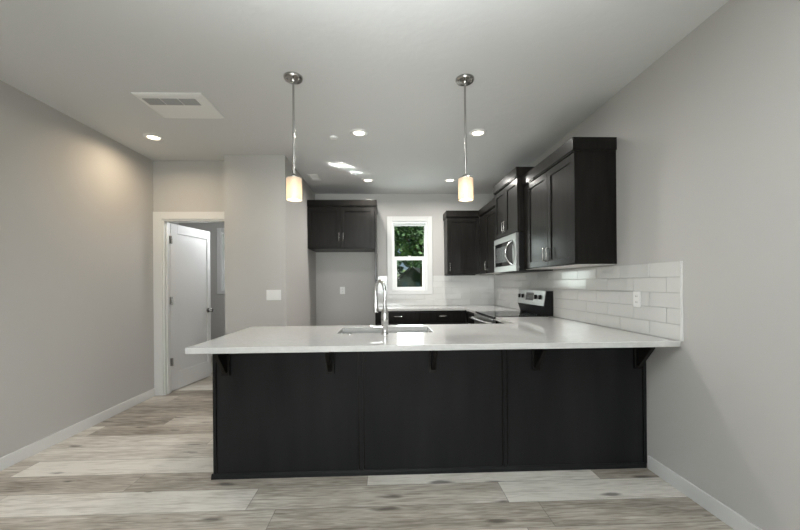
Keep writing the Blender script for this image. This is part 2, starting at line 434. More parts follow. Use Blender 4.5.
obj('door_knob', b, 'nickel', d, smooth=True)['label'] = 'brushed nickel round knob'


# windows
def window(name, label, x0, x1, z0, z1, y, rail, casing_w, casing=True):
    """double hung window set in an opening; y = inner wall face"""
    t = thing(name, label, 'window', ((x0 + x1) / 2, y, z0), kind='structure')
    ox, oz = -(x0 + x1) / 2, -z0
    def bx(bm, a, b_, c, d_, e, f): box(bm, a + ox, b_ + ox, c, d_, e + oz, f + oz)
    if casing:
        cw = casing_w
        bm = BM(); bx(bm, x0 - cw, x0, -0.018, 0, z0 - 0.058, z1 + cw); bx(bm, x1, x1 + cw, -0.018, 0, z0 - 0.058, z1 + cw)
        bx(bm, x0, x1, -0.018, 0, z1, z1 + cw); bx(bm, x0, x1, -0.018, 0, z0 - 0.058, z0)
        obj('casing', bm, 'trim', t, 0.003)
    bm = BM(); f = 0.026
    bx(bm, x0, x0 + f, 0.0, 0.14, z0, z1); bx(bm, x1 - f, x1, 0.0, 0.14, z0, z1); bx(bm, x0 + f, x1 - f, 0.0, 0.14, z1 - f, z1); bx(bm, x0 + f, x1 - f, 0.0, 0.14, z0, z0 + f * 0.5)
    obj('frame', bm, 'vinyl', t, 0.002)
    def sash(nm, a0, a1, b0, b1, ya, yb, s, sb):
        bm = BM(); bx(bm, a0, a0 + s, ya, yb, b0, b1); bx(bm, a1 - s, a1, ya, yb, b0, b1); bx(bm, a0 + s, a1 - s, ya, yb, b1 - sb, b1); bx(bm, a0 + s, a1 - s, ya, yb, b0, b0 + sb * 0.8)
        so = obj(nm, bm, 'vinyl', t, 0.002)
        bm = BM(); yc = (ya + yb) / 2; bx(bm, a0 + s - 0.004, a1 - s + 0.004, yc - 0.003, yc + 0.003, b0 + sb * 0.8 - 0.004, b1 - sb + 0.004)
        obj('pane', bm, 'glass', so)
    sash('upper_sash', x0 + f, x1 - f, rail - 0.005, z1 - f, 0.085, 0.115, 0.016, 0.032)
    sash('lower_sash', x0 + f, x1 - f, z0 + f * 0.5, rail + 0.030, 0.045, 0.078, 0.052, 0.058)
    bm = BM(); bx(bm, (x0 + x1) / 2 - 0.025, (x0 + x1) / 2 + 0.025, 0.03, 0.05, rail + 0.030, rail + 0.042); obj('latch', bm, 'vinyl', t, 0.002)
    return t


window('window_1', 'small white double-hung kitchen window looking out on trees', wx0, wx1, wz0, wz1, YB, 1.695, 0.078)
window('window_2', 'white framed window glimpsed in the room past the open door', q0, q1, r0, r1, 6.6, 1.72, 0.07)

# backsplash tiles
def tiles(bm, horiz, segs_for_row, joints_for_row, face, th, sgn):
    """horiz: 'x' or 'y' = the running direction; face = coordinate of the tile front, sgn = +1 when the wall lies on the + side"""
    g = 0.0016; rows = 5; hgt = 0.0975; zb = 0.9200
    for r in range(rows):
        za, zb_ = zb + r * hgt + g, zb + (r + 1) * hgt - g
        for (s0, s1) in segs_for_row(r):
            js = [s0] + [j for j in joints_for_row(r) if s0 + 0.004 < j < s1 - 0.004] + [s1]
            for a, c in zip(js, js[1:]):
                a += g; c -= g
                tx, tz = random.uniform(-1, 1) * 0.0007, random.uniform(-1, 1) * 0.0006
                def P(h, z, d, dd): return (h, face + sgn * (d + dd), z) if horiz == 'x' else (face + sgn * (d + dd), h, z)
                vv = []
                for d in (0, th):
                    for (h, z, kx, kz) in ((a, za, -1, -1), (c, za, 1, -1), (c, zb_, 1, 1), (a, zb_, -1, 1)):
                        vv.append(bm.verts.new(P(h, z, d, (kx * tx + kz * tz + 0.0013) if d == 0 else 0)))
                for f in ((0, 1, 2, 3), (4, 5, 6, 7), (0, 1, 5, 4), (1, 2, 6, 5), (2, 3, 7, 6), (3, 0, 4, 7)): bm.faces.new([vv[i] for i in f])


SPY = 2.118
t = thing('backsplash', 'glossy white subway tile running along the right wall', 'backsplash', (XR, 3.9, 0.9190), kind='structure')
b = BM(); box(b, XR - 0.006, XR, SPY, YB, 0.9190, 1.405); bmesh.ops.translate(b, verts=b.verts, vec=(-XR, -3.9, -0.9190)); obj('grout', b, 'grout', t)
b = BM(); tiles(b, 'y', lambda r: [(SPY + 0.006, YB - 0.012)], lambda r: [(2.23 if r % 2 else 2.38) + 0.305 * k for k in range(13)], XR - 0.012, 0.008, 1)
bmesh.ops.translate(b, verts=b.verts, vec=(-XR, -3.9, -0.9190)); obj('tile', b, 'tile', t, 0.0012)
b = BM(); box(b, XR - 0.013, XR, SPY - 0.006, SPY + 0.004, 0.9190, 1.409); bmesh.ops.translate(b, verts=b.verts, vec=(-XR, -3.9, -0.9190)); obj('edge_trim', b, 'trim', t, 0.001)['label'] = 'white metal edge strip'
t = thing('backsplash', 'glossy white subway tile below and beside the kitchen window', 'backsplash', (0.8, YB, 0.9190), kind='structure')
cx0, cx1 = wx0 - 0.078, wx1 + 0.078
def bseg(r): return [(-0.126, XR - 0.013)] if r < 2 else [(-0.126, cx0 - 0.001), (cx1 + 0.001, XR - 0.013)]
b = BM(); box(b, -0.126, cx0, YB - 0.006, YB, 0.9190, 1.404); box(b, cx1, XR - 0.013, YB - 0.006, YB, 0.9190, 1.404); box(b, cx0, cx1, YB - 0.006, YB, 0.9190, wz0 - 0.06)
bmesh.ops.translate(b, verts=b.verts, vec=(-0.8, -YB, -0.9190)); obj('grout', b, 'grout', t)
b = BM(); tiles(b, 'x', bseg, lambda r: [(0.02 if r % 2 else 0.17) + 0.305 * k - 0.305 for k in range(9)], YB - 0.012, 0.008, 1)
bmesh.ops.translate(b, verts=b.verts, vec=(-0.8, -YB, -0.9190)); obj('tile', b, 'tile', t, 0.0012)


# ------------------------------------------------------------------ cabinet helpers (local frame: x along the front, -y towards the room, z up)
def shaker(bm, x0, x1, z0, z1, y=0.0, st=0.058, th=0.019, rec=0.009):
    box(bm, x0, x0 + st, y - th, y, z0, z1); box(bm, x1 - st, x1, y - th, y, z0, z1)
    box(bm, x0 + st, x1 - st, y - th, y, z1 - st, z1); box(bm, x0 + st, x1 - st, y - th, y, z0, z0 + st)
    box(bm, x0 + st, x1 - st, y - th + rec, y, z0 + st, z1 - st)
    return bm


def pull(parent, x, z, vertical=True, ln=0.115, y=-0.019, name='handle'):
    bm = BM(); h = ln / 2; r = 0.0055; so = 0.030
    if vertical:
        pts = [(x, y, z - h), (x, y - so + 0.006, z - h), (x, y - so, z - h + 0.006), (x, y - so, z + h - 0.006), (x, y - so + 0.006, z + h), (x, y, z + h)]
    else:
        pts = [(x - h, y, z), (x - h, y - so + 0.006, z), (x - h + 0.006, y - so, z), (x + h - 0.006, y - so, z), (x + h, y - so + 0.006, z), (x + h, y, z)]
    tube(bm, pts, r, 10)
    o = obj(name, bm, 'nickel', parent, smooth=True); o['label'] = 'brushed nickel bar pull'; return o


def cab_door(t, x0, x1, z0, z1, hx=None, hz=None, mat_='cab'):
    bm = shaker(BM(), x0, x1, z0, z1)
    o = obj('door', bm, mat_, t, 0.0018)
    if hx is not None: pull(o, hx, hz)
    return o


def crown(t, x0, x1, dep, z0, z1, left=True, right=True, pr=0.016):
    a, c = x0 - (pr if left else 0), x1 + (pr if right else 0)
    bm = BM(); box(bm, a, c, -0.019 - pr, dep, z0 + 0.012, z1); box(bm, x0 - (0.007 if left else 0), x1 + (0.007 if right else 0), -0.027, dep, z0, z0 + 0.012)
    return obj('crown', bm, 'cab', t, 0.002)


R90 = -PI / 2
# fridge-alcove cabinet
t = thing('wall_cabinet', 'wide dark two-door cabinet over the empty fridge alcove', 'cabinet', (X2 + 0.002, 5.25, 0))
W_ = 0.968
b = BM(); box(b, 0, W_, 0, YB - 5.25 - 0.001, 1.80, 2.42); obj('body', b, 'cab', t, 0.002)
b = BM(); box(b, 0.002, W_ - 0.002, 0.003, YB - 5.25 - 0.002, 1.7975, 1.80); obj('underside', b, 'cab', t)
b = BM(); box(b, W_, W_ + 0.022, -0.019, YB - 5.25 - 0.001, 0.0, 2.42); obj('end_panel', b, 'cab', t, 0.002)
cab_door(t, 0.004, W_ / 2 - 0.0015, 1.812, 2.395, W_ / 2 - 0.030, 1.963)
cab_door(t, W_ / 2 + 0.0015, W_ - 0.004, 1.812, 2.395, W_ / 2 + 0.032, 1.963)
crown(t, 0, W_ + 0.022, YB - 5.25 - 0.001, 2.405, 2.50, False, True, 0.012)

# upper cabinet on the back wall, right of the window
t = thing('wall_cabinet', 'dark single-door cabinet on the end wall right of the window', 'cabinet', (0.965, 5.559, 0))
b = BM(); box(b, 0, 0.51, 0, YB - 5.559 - 0.013, 1.42, 2.31); box(b, 0, 0.51, YB - 5.559 - 0.013, YB - 5.559 - 0.001, 1.406, 2.31); obj('body', b, 'cab', t, 0.002)
cab_door(t, 0.008, 0.505, 1.432, 2.288, 0.036, 1.532)
crown(t, 0, 0.488, YB - 5.559 - 0.001, 2.298, 2.405, True, False)

# uppers on the right wall: local x runs towards the camera
XF = 1.487
t = thing('wall_cabinet', 'dark corner cabinet between the end wall and the microwave', 'cabinet', (XF, YB - 0.001, 0), R90)
dep = XR - XF - 0.001; yy = lambda Y: (YB - 0.001) - Y
b = BM(); box(b, yy(5.555), yy(4.552), 0, dep, 1.42, 2.31); obj('body', b, 'cab', t, 0.002)
b = BM(); box(b, yy(5.53), yy(5.19), -0.017, 0, 1.42, 2.31); obj('filler', b, 'cab', t, 0.002)
b = BM(); box(b, yy(5.53), yy(4.556), 0.002, dep - 0.002, 1.417, 1.42); obj('underside', b, 'cabunder', t)['label'] = 'pale underside'
cab_door(t, yy(5.18), yy(4.560), 1.432, 2.288, yy(5.14), 1.532)
crown(t, yy(5.525), yy(4.552), dep, 2.298, 2.405, False, False)

MY0, MY1 = 3.765, 4.545
t = thing('wall_cabinet', 'short dark two-door cabinet above the microwave, set highest', 'cabinet', (1.425, MY1, 0), R90)
w2 = MY1 - MY0; dep = XR - 1.425 - 0.001
b = BM(); box(b, 0, w2, 0, dep, 1.822, 2.42); obj('body', b, 'cab', t, 0.002)
cab_door(t, 0.004, w2 / 2 - 0.0015, 1.832, 2.395, w2 / 2 - 0.030, 1.935)
cab_door(t, w2 / 2 + 0.0015, w2 - 0.004, 1.832, 2.395, w2 / 2 + 0.030, 1.935)
crown(t, 0, w2, dep, 2.405, 2.508)

NY0, NY1 = 2.735, 3.755
t = thing('wall_cabinet', 'tall dark two-door cabinet nearest the camera on the right wall', 'cabinet', (XF, NY1, 0), R90)
w3 = NY1 - NY0; dep = XR - XF - 0.001
b = BM(); box(b, 0, w3, 0, dep, 1.422, 2.31); obj('body', b, 'cab', t, 0.002)
b = BM(); box(b, 0.002, w3 - 0.004, 0.002, dep - 0.002, 1.4185, 1.422); obj('underside', b, 'cabunder', t)['label'] = 'pale underside'
b = BM(); box(b, 0, 0.092, -0.015, 0, 1.422, 2.31); obj('filler', b, 'cab', t, 0.002)
b = BM(); box(b, w3, w3 + 0.004, -0.001, dep, 1.422, 2.31); obj('end_panel', b, 'cab', t)
mid = NY1 - 3.2
cab_door(t, 0.096, mid - 0.0015, 1.430, 2.288, mid - 0.035, 1.535)
cab_door(t, mid + 0.0015, w3 + 0.002, 1.430, 2.288, mid + 0.033, 1.535)
crown(t, 0, w3, dep, 2.293, 2.403, False, True)

# microwave
t = thing('microwave', 'stainless over-the-range microwave with curved handle under the short cabinet', 'microwave', (1.425, MY1, 1.408), R90)
hM = 0.41; dep = XR - 1.425 - 0.014
b = BM(); box(b, 0.004, w2 - 0.004, 0, dep, 0, hM); obj('body', b, 'black', t, 0.003)
dR = w2 * 0.985
b = BM()
box(b, 0.004, dR, -0.035, -0.001, 0.345, hM); box(b, 0.004, dR, -0.035, -0.001, 0.0, 0.068); box(b, 0.004, 0.03, -0.035, -0.001, 0.068, 0.345); box(b, 0.668, dR, -0.035, -0.001, 0.068, 0.345)
dr = obj('door', b, 'steel', t, 0.003)
b = BM(); box(b, 0.03, 0.668, -0.030, -0.002, 0.068, 0.345); g = obj('window', b, 'blackglass', dr)
b = BM(); box(b, 0.075, 0.46, -0.0315, -0.030, 0.115, 0.30); obj('mesh_screen', b, mat('screen_grey', (0.025, 0.027, 0.027), 0.25), g)
b = BM(); tube(b, spline([(0.635, -0.028, 0.075), (0.625, -0.060, 0.10), (0.605, -0.085, 0.155), (0.60, -0.092, 0.205), (0.605, -0.085, 0.255), (0.625, -0.060, 0.31), (0.635, -0.028, 0.335)], 6), 0.011, 12)
obj('handle', b, 'chrome', dr, smooth=True)['label'] = 'curved chrome handle'
b = BM(); box(b, 0.05, w2 - 0.05, 0.03, dep - 0.05, -0.004, 0.0); obj('vent_filter', b, 'slot', t)

# ------------------------------------------------------------------ base run
CT, CB = 0.9185, 0.8830
PY0, PY1, PXL = 2.4265, 3.10, -1.150
t = thing('kitchen_peninsula', 'dark wood peninsula base with three flat panels facing the room', 'kitchen island', (0, PY0, 0))
def lb(bm, x0, x1, y0, y1, z0, z1): box(bm, x0, x1, y0 - PY0, y1 - PY0, z0, z1)
b = BM()
lb(b, PXL, PXL + 0.02, PY0, PY1, 0, CB - 0.001); lb(b, XR - 0.022, XR - 0.002, PY0, PY1, 0, CB - 0.001)
lb(b, PXL + 0.02, XR - 0.022, PY0 + 0.006, PY0 + 0.02, 0, CB - 0.001); lb(b, PXL + 0.02, 1.14, PY1 - 0.02, PY1, 0.10, CB - 0.001); lb(b, PXL + 0.02, XR - 0.022, PY0 + 0.02, PY1 - 0.02, 0.10, 0.12)
lb(b, PXL + 0.02, 1.14, PY1 - 0.09, PY1 - 0.075, 0, 0.10)
obj('body', b, 'cab', t, 0.001)
for x0, x1 in ((PXL + 0.028, -0.191), (-0.147, 0.786), (0.830, XR - 0.030)):
    b = BM(); lb(b, x0, x1, PY0, PY0 + 0.006, 0.028, CB - 0.001); obj('panel', b, 'panel', t, 0.001)
for x0, x1 in ((PXL, PXL + 0.020), (-0.181, -0.157), (0.796, 0.820), (XR - 0.022, XR - 0.002)):
    b = BM(); lb(b, x0, x1, PY0 - 0.004, PY0 + 0.006, 0.028, CB - 0.001); obj('batten', b, 'panel', t, 0.0012)
b = BM(); prism(b, [(-0.016, 0), (0.006, 0), (0.006, 0.032), (-0.006, 0.032), (-0.013, 0.022)], 'x', PXL - 0.010, XR - 0.0145); obj('base_molding', b, 'panel', t, 0.001)
for i, bxx in enumerate((-1.058, -0.372, 0.315, 1.020, 1.730)):
    hw = 0.026
    b = BM(); y0 = -0.0045
    box(b, bxx - hw, bxx + hw, y0 - 0.020, y0, 0.685, CB - 0.001)
    box(b, bxx - hw, bxx + hw, y0 - 0.165, y0 - 0.020, CB - 0.022, CB - 0.001)
    prism(b, [(y0 - 0.018, 0.705), (y0 - 0.034, 0.705), (y0 - 0.155, CB - 0.034), (y0 - 0.155, CB - 0.020), (y0 - 0.018, CB - 0.020)], 'x', bxx - 0.014, bxx + 0.014)
    obj('bracket', b, 'cab', t, 0.0025)
# kitchen-side doors of the peninsula
xs = [PXL + 0.03, -0.62, -0.10, 0.42, 0.85]
for x0, x1 in zip(xs, xs[1:]):
    b = shaker(BM(), x0 + 0.003, x1 - 0.003, 0.12, 0.86); bmesh.ops.rotate(b, verts=b.verts, matrix=Matrix.Rotation(PI, 3, 'Z'))
    bmesh.ops.translate(b, verts=b.verts, vec=(x0 + x1, PY1 - PY0, 0)); obj('door', b, 'cab', t, 0.0018)

SX0, SX1, SY0, SY1 = -0.362, 0.352, 2.672, 3.045
XC = 1.16
b = BM()
ctop = gridslab(b, [-1.168, SX0, SX1, XC, XR - 0.001], [2.130, SY0, SY1, 3.180, MY0 - 0.003],
                lambda x, y: (y < 3.18 or x > XC) and not (SX0 < x < SX1 and SY0 < y < SY1), CB, CT)
o = obj('countertop', b, 'quartz', None, 0.004, at=(0.3, 2.65, CB), seg=3)
tag(o, 'long white quartz worktop on the peninsula with a sink cut out', 'countertop')

# sink: undermount basin hung under the cut-out
t = thing('sink', 'stainless undermount sink set in the peninsula worktop', 'sink', ((SX0 + SX1) / 2, (SY0 + SY1) / 2, 0.68))
hx, hy = (SX1 - SX0) / 2, (SY1 - SY0) / 2; top = CB - 0.68 - 0.0005
b = BM()
box(b, -hx - 0.003, hx + 0.003, -hy - 0.003, hy + 0.003, 0, 0.003)
box(b, -hx - 0.003, -hx, -hy, hy, 0.003, top); box(b, hx, hx + 0.003, -hy, hy, 0.003, top); box(b, -hx - 0.003, hx + 0.003, -hy - 0.003, -hy, 0.003, top); box(b, -hx - 0.003, hx + 0.003, hy, hy + 0.003, 0.003, top)
obj('basin', b, 'sinksteel', t, 0.001)
b = BM(); lathe(b, [(0, 0.008), (0.02, 0.006), (0.042, 0.007), (0.045, 0.003)], (0, 0.03, 0)); obj('drain', b, 'chrome', t, smooth=True)

# faucet
fx, fy = -0.006, 2.585
t = thing('faucet', 'tall chrome gooseneck pull-down faucet standing beside the sink', 'faucet', (fx, fy, CT))
b = BM(); lathe(b, [(0, 0), (0.027, 0), (0.027, 0.006), (0.022, 0.012), (0.0205, 0.03), (0.022, 0.055), (0.026, 0.085), (0.0275, 0.12), (0.025, 0.155), (0.018, 0.185), (0.0135, 0.20), (0, 0.20)], (0, 0, 0), 28)
obj('base', b, 'chrome', t, smooth=True)
dirv = Vector((-0.068, 0.11, 0)); P0 = []
for a in range(0, 181, 12):
    k = (1 - math.cos(math.radians(a))) / 2; P0.append(Vector((0, 0, 0.31)) + dirv * k + Vector((0, 0, 0.075 * math.sin(math.radians(a)))))
pts = [(0, 0, 0.195), (0, 0, 0.25)] + P0 + [tuple(Vector((0, 0, 0.27)) + dirv)]
b = BM(); tube(b, pts, 0.0125, 16); obj('spout', b, 'chrome', t, smooth=True)
b = BM(); lathe(b, [(0, 0.275), (0.0135, 0.275), (0.015, 0.255), (0.018, 0.225), (0.021, 0.18), (0.0205, 0.155), (0.016, 0.150), (0, 0.150)], tuple(dirv), 24); obj('spray_head', b, 'chrome', t, smooth=True)
b = BM(); tube(b, [(-0.018, 0, 0.052), (-0.035, -0.001, 0.053), (-0.06, -0.003, 0.055), (-0.095, -0.006, 0.058), (-0.105, -0.007, 0.059)], [0.014, 0.013, 0.009, 0.008, 0.006], 14); obj('lever', b, 'chrome', t, smooth=True)
b = BM(); lathe(b, [(0, 0), (0.018, 0), (0.018, 0.004), (0.012, 0.007), (0.011, 0.011), (0, 0.012)]); o = obj('disposal_button', b, 'chrome', None, smooth=True); o.location = (-0.259, 2.61, CT)
tag(o, 'small round chrome button on the worktop left of the faucet', 'button')

# base cabinet under the short return of the worktop, and the far run
def base_cab(label, loc, rotz, w, depth, drawer=True, blind=0.0, pull_len=0.115, doors=1):
    t = thing('base_cabinet', label, 'cabinet', loc, rotz)
    b = BM(); box(b, 0, w, 0, depth, 0.10, CB - 0.001); box(b, 0, w, 0.07, depth, 0, 0.10); obj('body', b, 'cab', t, 0.001)
    b = BM(); box(b, blind + 0.004, w - 0.004, -0.019, 0, 0.715, 0.862)
    do = obj('drawer', b, 'cab', t, 0.002); pull(do, (blind + w) / 2, 0.806, False, pull_len)
    dw = (w - blind) / doors
    for i in range(doors):
        cab_door(t, blind + i * dw + 0.004, blind + (i + 1) * dw - 0.004, 0.112, 0.705, blind + i * dw + (dw - 0.035 if i == 0 else 0.035), 0.62)
    return t


BY = 5.232
base_cab('dark base cabinet with drawer under the kitchen window, left of the pair', (-0.128, BY, 0), 0, 0.622, YB - BY - 0.001)
base_cab('dark base cabinet with drawer right of the window, beside the corner', (0.496, BY, 0), 0, 0.682, YB - BY - 0.001)
t = base_cab('dark corner base cabinet between the stainless range and the end wall', (1.198, BY - 0.022, 0), R90, BY - 0.022 - MY1 - 0.004, XR - 1.198 - 0.001)
t = base_cab('dark base cabinet between the range and the peninsula by the right wall', (1.198, MY0 - 0.004, 0), R90, MY0 - 0.004 - PY1 - 0.02, XR - 1.198 - 0.001)
b = BM(); gridslab(b, [-0.128, XC, XR - 0.001], [MY1 + 0.003, 5.205, YB - 0.001], lambda x, y: y > 5.205 or x > XC, CB, CT)
o = obj('countertop', b, 'quartz', None, 0.004, at=(0.8, 5.5, CB), seg=3)
tag(o, 'white quartz worktop under the window turning the far corner', 'countertop')

def keypad_material():
    m = mat('keypad_glass', (0.012, 0.012, 0.012), 0.12); n, l, b = nodes(m)
    tc = n.new('ShaderNodeTexCoord'); mp = n.new('ShaderNodeMapping'); mp.inputs['Rotation'].default_value = (PI / 2, 0, 0); br = n.new('ShaderNodeTexBrick')
    br.offset = 0.0; br.inputs['Scale'].default_value = 1.0; br.inputs['Brick Width'].default_value = 0.045; br.inputs['Row Height'].default_value = 0.026; br.inputs['Mortar Size'].default_value = 0.009
    br.inputs['Color1'].default_value = br.inputs['Color2'].default_value = (0.10, 0.12, 0.12, 1); br.inputs['Mortar'].default_value = (0.012, 0.012, 0.012, 1)
    l.new(tc.outputs['Object'], mp.inputs[0]); l.new(mp.outputs[0], br.inputs['Vector']); l.new(br.outputs['Color'], b.inputs['Base Color'])
    return m


# range
t = thing('range', 'stainless electric range with black glass top against the right wall', 'range', (1.165, MY1 - 0.004, 0), R90)
wr = MY1 - MY0 - 0.008; dp = XR - 1.165 - 0.014
b = BM(); box(b, 0, wr, 0.0, dp, 0.09, 0.905); box(b, 0.03, wr - 0.03, 0.06, dp - 0.02, 0, 0.09); obj('body', b, 'black', t, 0.003)
b = BM(); box(b, 0.0, wr, -0.022, dp - 0.06, 0.905, 0.922); ck = obj('cooktop', b, 'blackglass', t, 0.004)
for (ex, ey, er) in ((0.20, 0.15, 0.10), (0.57, 0.15, 0.08), (0.20, 0.42, 0.08), (0.57, 0.42, 0.10)):
    b = BM(); lathe(b, [(er - 0.003, 0.922), (er - 0.003, 0.9224), (er, 0.9224), (er, 0.922)], (ex, ey, 0), 40); obj('burner_ring', b, 'dispdigits', ck)
b = BM(); box(b, 0.004, wr - 0.004, -0.040, 0, 0.29, 0.895); dr = obj('oven_door', b, 'steel', t, 0.004)
b = BM(); box(b, 0.10, wr - 0.10, -0.042, -0.030, 0.42, 0.75); obj('window', b, 'blackglass', dr)
b = BM(); tube(b, spline([(0.05, -0.040, 0.845), (0.06, -0.075, 0.848), (0.16, -0.094, 0.850), (wr / 2, -0.100, 0.850), (wr - 0.16, -0.094, 0.850), (wr - 0.06, -0.075, 0.848), (wr - 0.05, -0.040, 0.845)], 6), 0.0155, 12)
obj('handle', b, 'steel', dr, smooth=True)
b = BM(); box(b, 0.004, wr - 0.004, -0.035, 0, 0.10, 0.28); obj('drawer', b, 'steel', t, 0.004)
# backguard
y0 = dp - 0.100
b = BM(); prism(b, [(y0 + 0.035, 0.922), (dp, 0.922), (dp, 1.188), (y0 + 0.03, 1.188), (y0 + 0.004, 1.03)], 'x', 0, wr); bgd = obj('backguard', b, 'black', t, 0.002)
b = BM(); prism(b, [(y0 - 0.004, 1.028), (y0 + 0.004, 1.024), (y0 + 0.045, 1.194), (y0 + 0.022, 1.194)], 'x', 0.0, wr - 0.012); fp = obj('control_panel', b, 'steel', bgd, 0.002)
# point on panel face: tilt follows the prism
def pf(x, z, dd=0.0): s = (z - 1.028) / (1.194 - 1.028); return (x, (y0 - 0.004) + 0.026 * s - dd, z)
b = BM(); v = [pf(0.255, 1.075, .001), pf(0.475, 1.075, .001), pf(0.475, 1.165, .001), pf(0.255, 1.165, .001)]; w_ = [Vector(p) + Vector((0, 0.004, 0)) for p in v]
A = [b.verts.new(p) for p in v]; Bv = [b.verts.new(p) for p in w_]
b.faces.new(A); b.faces.new(Bv[::-1])
for i in range(4): b.faces.new((A[i], Bv[i], Bv[(i + 1) % 4], A[(i + 1) % 4]))
dsp = obj('display', b, keypad_material(), bgd)
for kx in (0.065, 0.165, 0.545, 0.66):
    b = BM(); c = pf(kx, 1.12); lathe(b, [(0, -0.024), (0.020, -0.024), (0.023, -0.018), (0.026, 0.0), (0.026, 0.01)], c, 24, 'y'); k = obj('knob', b, 'black', bgd, smooth=True); k['label'] = 'black knob'
    b = BM(); box(b, c[0] - 0.004, c[0] + 0.004, c[1] - 0.030, c[1] - 0.022, 1.12 - 0.019, 1.12 + 0.019); obj('knob_grip', b, 'steel', bgd)

# ------------------------------------------------------------------ pendant lamps
def pendant(x, y, label):
    t = thing('pendant_lamp', label, 'pendant lamp', (x, y, C), group='pendant lamps over the peninsula')
    b = BM(); lathe(b, [(0, 0), (0.066, 0), (0.066, -0.010), (0.060, -0.019), (0.020, -0.024), (0.014, -0.036), (0, -0.036)], seg=40); ca = obj('canopy', b, 'nickel', t, smooth=True)
    for sx in (-0.042, 0.042):
        b = BM(); lathe(b, [(0.006, -0.019), (0.006, -0.026), (0.003, -0.029), (0, -0.029)], (sx, -0.01, 0), 12); obj('screw', b, 'nickel', ca, smooth=True)
    b = BM(); cyl(b, (0, 0, -0.680), 0.0075, 0.648, seg=14); cyl(b, (0, 0, -0.42), 0.0085, 0.03, seg=14); cyl(b, (0, 0, -0.61), 0.010, 0.05, seg=14); obj('rod', b, 'nickel', t, smooth=True)
    zt, zb = 2.031 - C, 1.876 - C
    b = BM(); lathe(b, [(0, zt + 0.030), (0.015, zt + 0.028), (0.030, zt + 0.012), (0.049, zt + 0.004), (0.049, zt - 0.002), (0.02, zt - 0.004), (0.02, zt - 0.05), (0, zt - 0.05)], seg=32); obj('socket_cap', b, 'nickel', t, smooth=True)
    b = BM(); lathe(b, [(0.046, zt - 0.001), (0.051, zt - 0.001), (0.053, zt - 0.006), (0.053, zb + 0.003), (0.052, zb), (0.0495, zb + 0.002), (0.0495, zt - 0.006), (0.046, zt - 0.001)], seg=40); obj('shade', b, 'opal', t, smooth=True)['label'] = 'frosted glass cylinder shade'
    b = BM(); lathe(b, [(0, zt - 0.05), (0.012, zt - 0.05), (0.018, zt - 0.075), (0.024, zt - 0.095), (0.018, zt - 0.115), (0, zt - 0.122)], seg=20); obj('bulb', b, 'bulb', t, smooth=True)
    light('pendant_light', 'POINT', (x, y, zb + C + 0.035), PENDANT_W, (1, 0.86, 0.66), shadow_soft_size=0.02)


PENDANT_W = 1.0
pendant(-0.636, 2.553, 'cylinder pendant lamp over the left end of the peninsula')
pendant(0.580, 2.552, 'cylinder pendant lamp over the middle right of the peninsula')

# ------------------------------------------------------------------ recessed lights
def downlight(x, y, label, watts, lens='lens', color=(1, 0.965, 0.91)):
    t = thing('recessed_light', label, 'ceiling light', (x, y, C), group='recessed ceiling lights')
    b = BM(); lathe(b, [(0.086, 0), (0.086, -0.003), (0.078, -0.008), (0.058, -0.010), (0.052, -0.004), (0.052, 0.0)], seg=40); obj('trim_ring', b, 'plate', t, smooth=True)
    b = BM(); lathe(b, [(0.0525, -0.001), (0.0525, -0.0055), (0, -0.0065)], seg=40); obj('lens', b, lens, t)
    light('recessed_lamp', 'AREA', (x, y, C - 0.013), watts, color, shape='DISK', size=0.10, spread=math.radians(165))


downlight(-2.264, 3.613, 'warm recessed ceiling light by the left wall, near the vent', 5.5, 'lenswarm', (1, 0.80, 0.56))
downlight(-0.242, 3.477, 'recessed ceiling light between the two pendants, on the left', 9)
downlight(0.910, 3.460, 'recessed ceiling light right of the right-hand pendant', 9)
downlight(-0.233, 5.068, 'recessed ceiling light in front of the fridge alcove cabinet', 11)
downlight(0.926, 5.061, 'recessed ceiling light far back near the corner cabinet', 11)

# ceiling fittings
t = thing('ceiling_vent', 'large white return vent with three grey louvre panels on the left ceiling', 'vent', (-1.645, 2.979, C))
b = BM(); hx, hy = 0.262, 0.204
v0 = [(-hx, -hy, 0), (hx, -hy, 0), (hx, hy, 0), (-hx, hy, 0)]; v1 = [(-hx + 0.004, -hy + 0.004, -0.008), (hx - 0.004, -hy + 0.004, -0.008), (hx - 0.004, hy - 0.004, -0.008), (-hx + 0.004, hy - 0.004, -0.008)]
v2 = [(-hx + 0.03, -hy + 0.03, -0.016), (hx - 0.035, -hy + 0.03, -0.016), (hx - 0.035, hy - 0.012, -0.016), (-hx + 0.03, hy - 0.012, -0.016)]
R_ = [[b.verts.new(p) for p in v] for v in (v0, v1, v2)]
b.faces.new(R_[0]); b.faces.new(R_[2])
for A, B2 in zip(R_, R_[1:]):
    for i in range(4): b.faces.new((A[i], A[(i + 1) % 4], B2[(i + 1) % 4], B2[i]))
obj('cover', b, 'plate', t, 0.002)
gx0, gx1, gy0, gy1 = -1.868 + 1.645, -1.458 + 1.645, 2.836 - 2.979, 2.936 - 2.979
for i in range(3):
    a = gx0 + (gx1 - gx0) / 3 * i + 0.0045; c = gx0 + (gx1 - gx0) / 3 * (i + 1) - 0.0045
    b = BM(); box(b, a, c, gy0, gy1, -0.0175, -0.016)
    for k in range(7): yk = gy0 + 0.008 + k * 0.0135; box(b, a, c, yk, yk + 0.005, -0.0195, -0.0175)
    obj('louvre', b, 'ventgrey', t)
t = thing('ceiling_register', 'small white air register on the ceiling before the fridge alcove', 'vent', (-0.952, 4.934, C))
b = BM(); box(b, -0.068, 0.068, -0.140, -0.125, -0.008, 0); box(b, -0.068, 0.068, 0.125, 0.140, -0.008, 0); box(b, -0.068, -0.05, -0.125, 0.125, -0.008, 0); box(b, 0.05, 0.068, -0.125, 0.125, -0.008, 0); box(b, -0.05, 0.05, -0.004, 0.004, -0.008, 0); obj('frame', b, 'plate', t, 0.001)
b = BM()
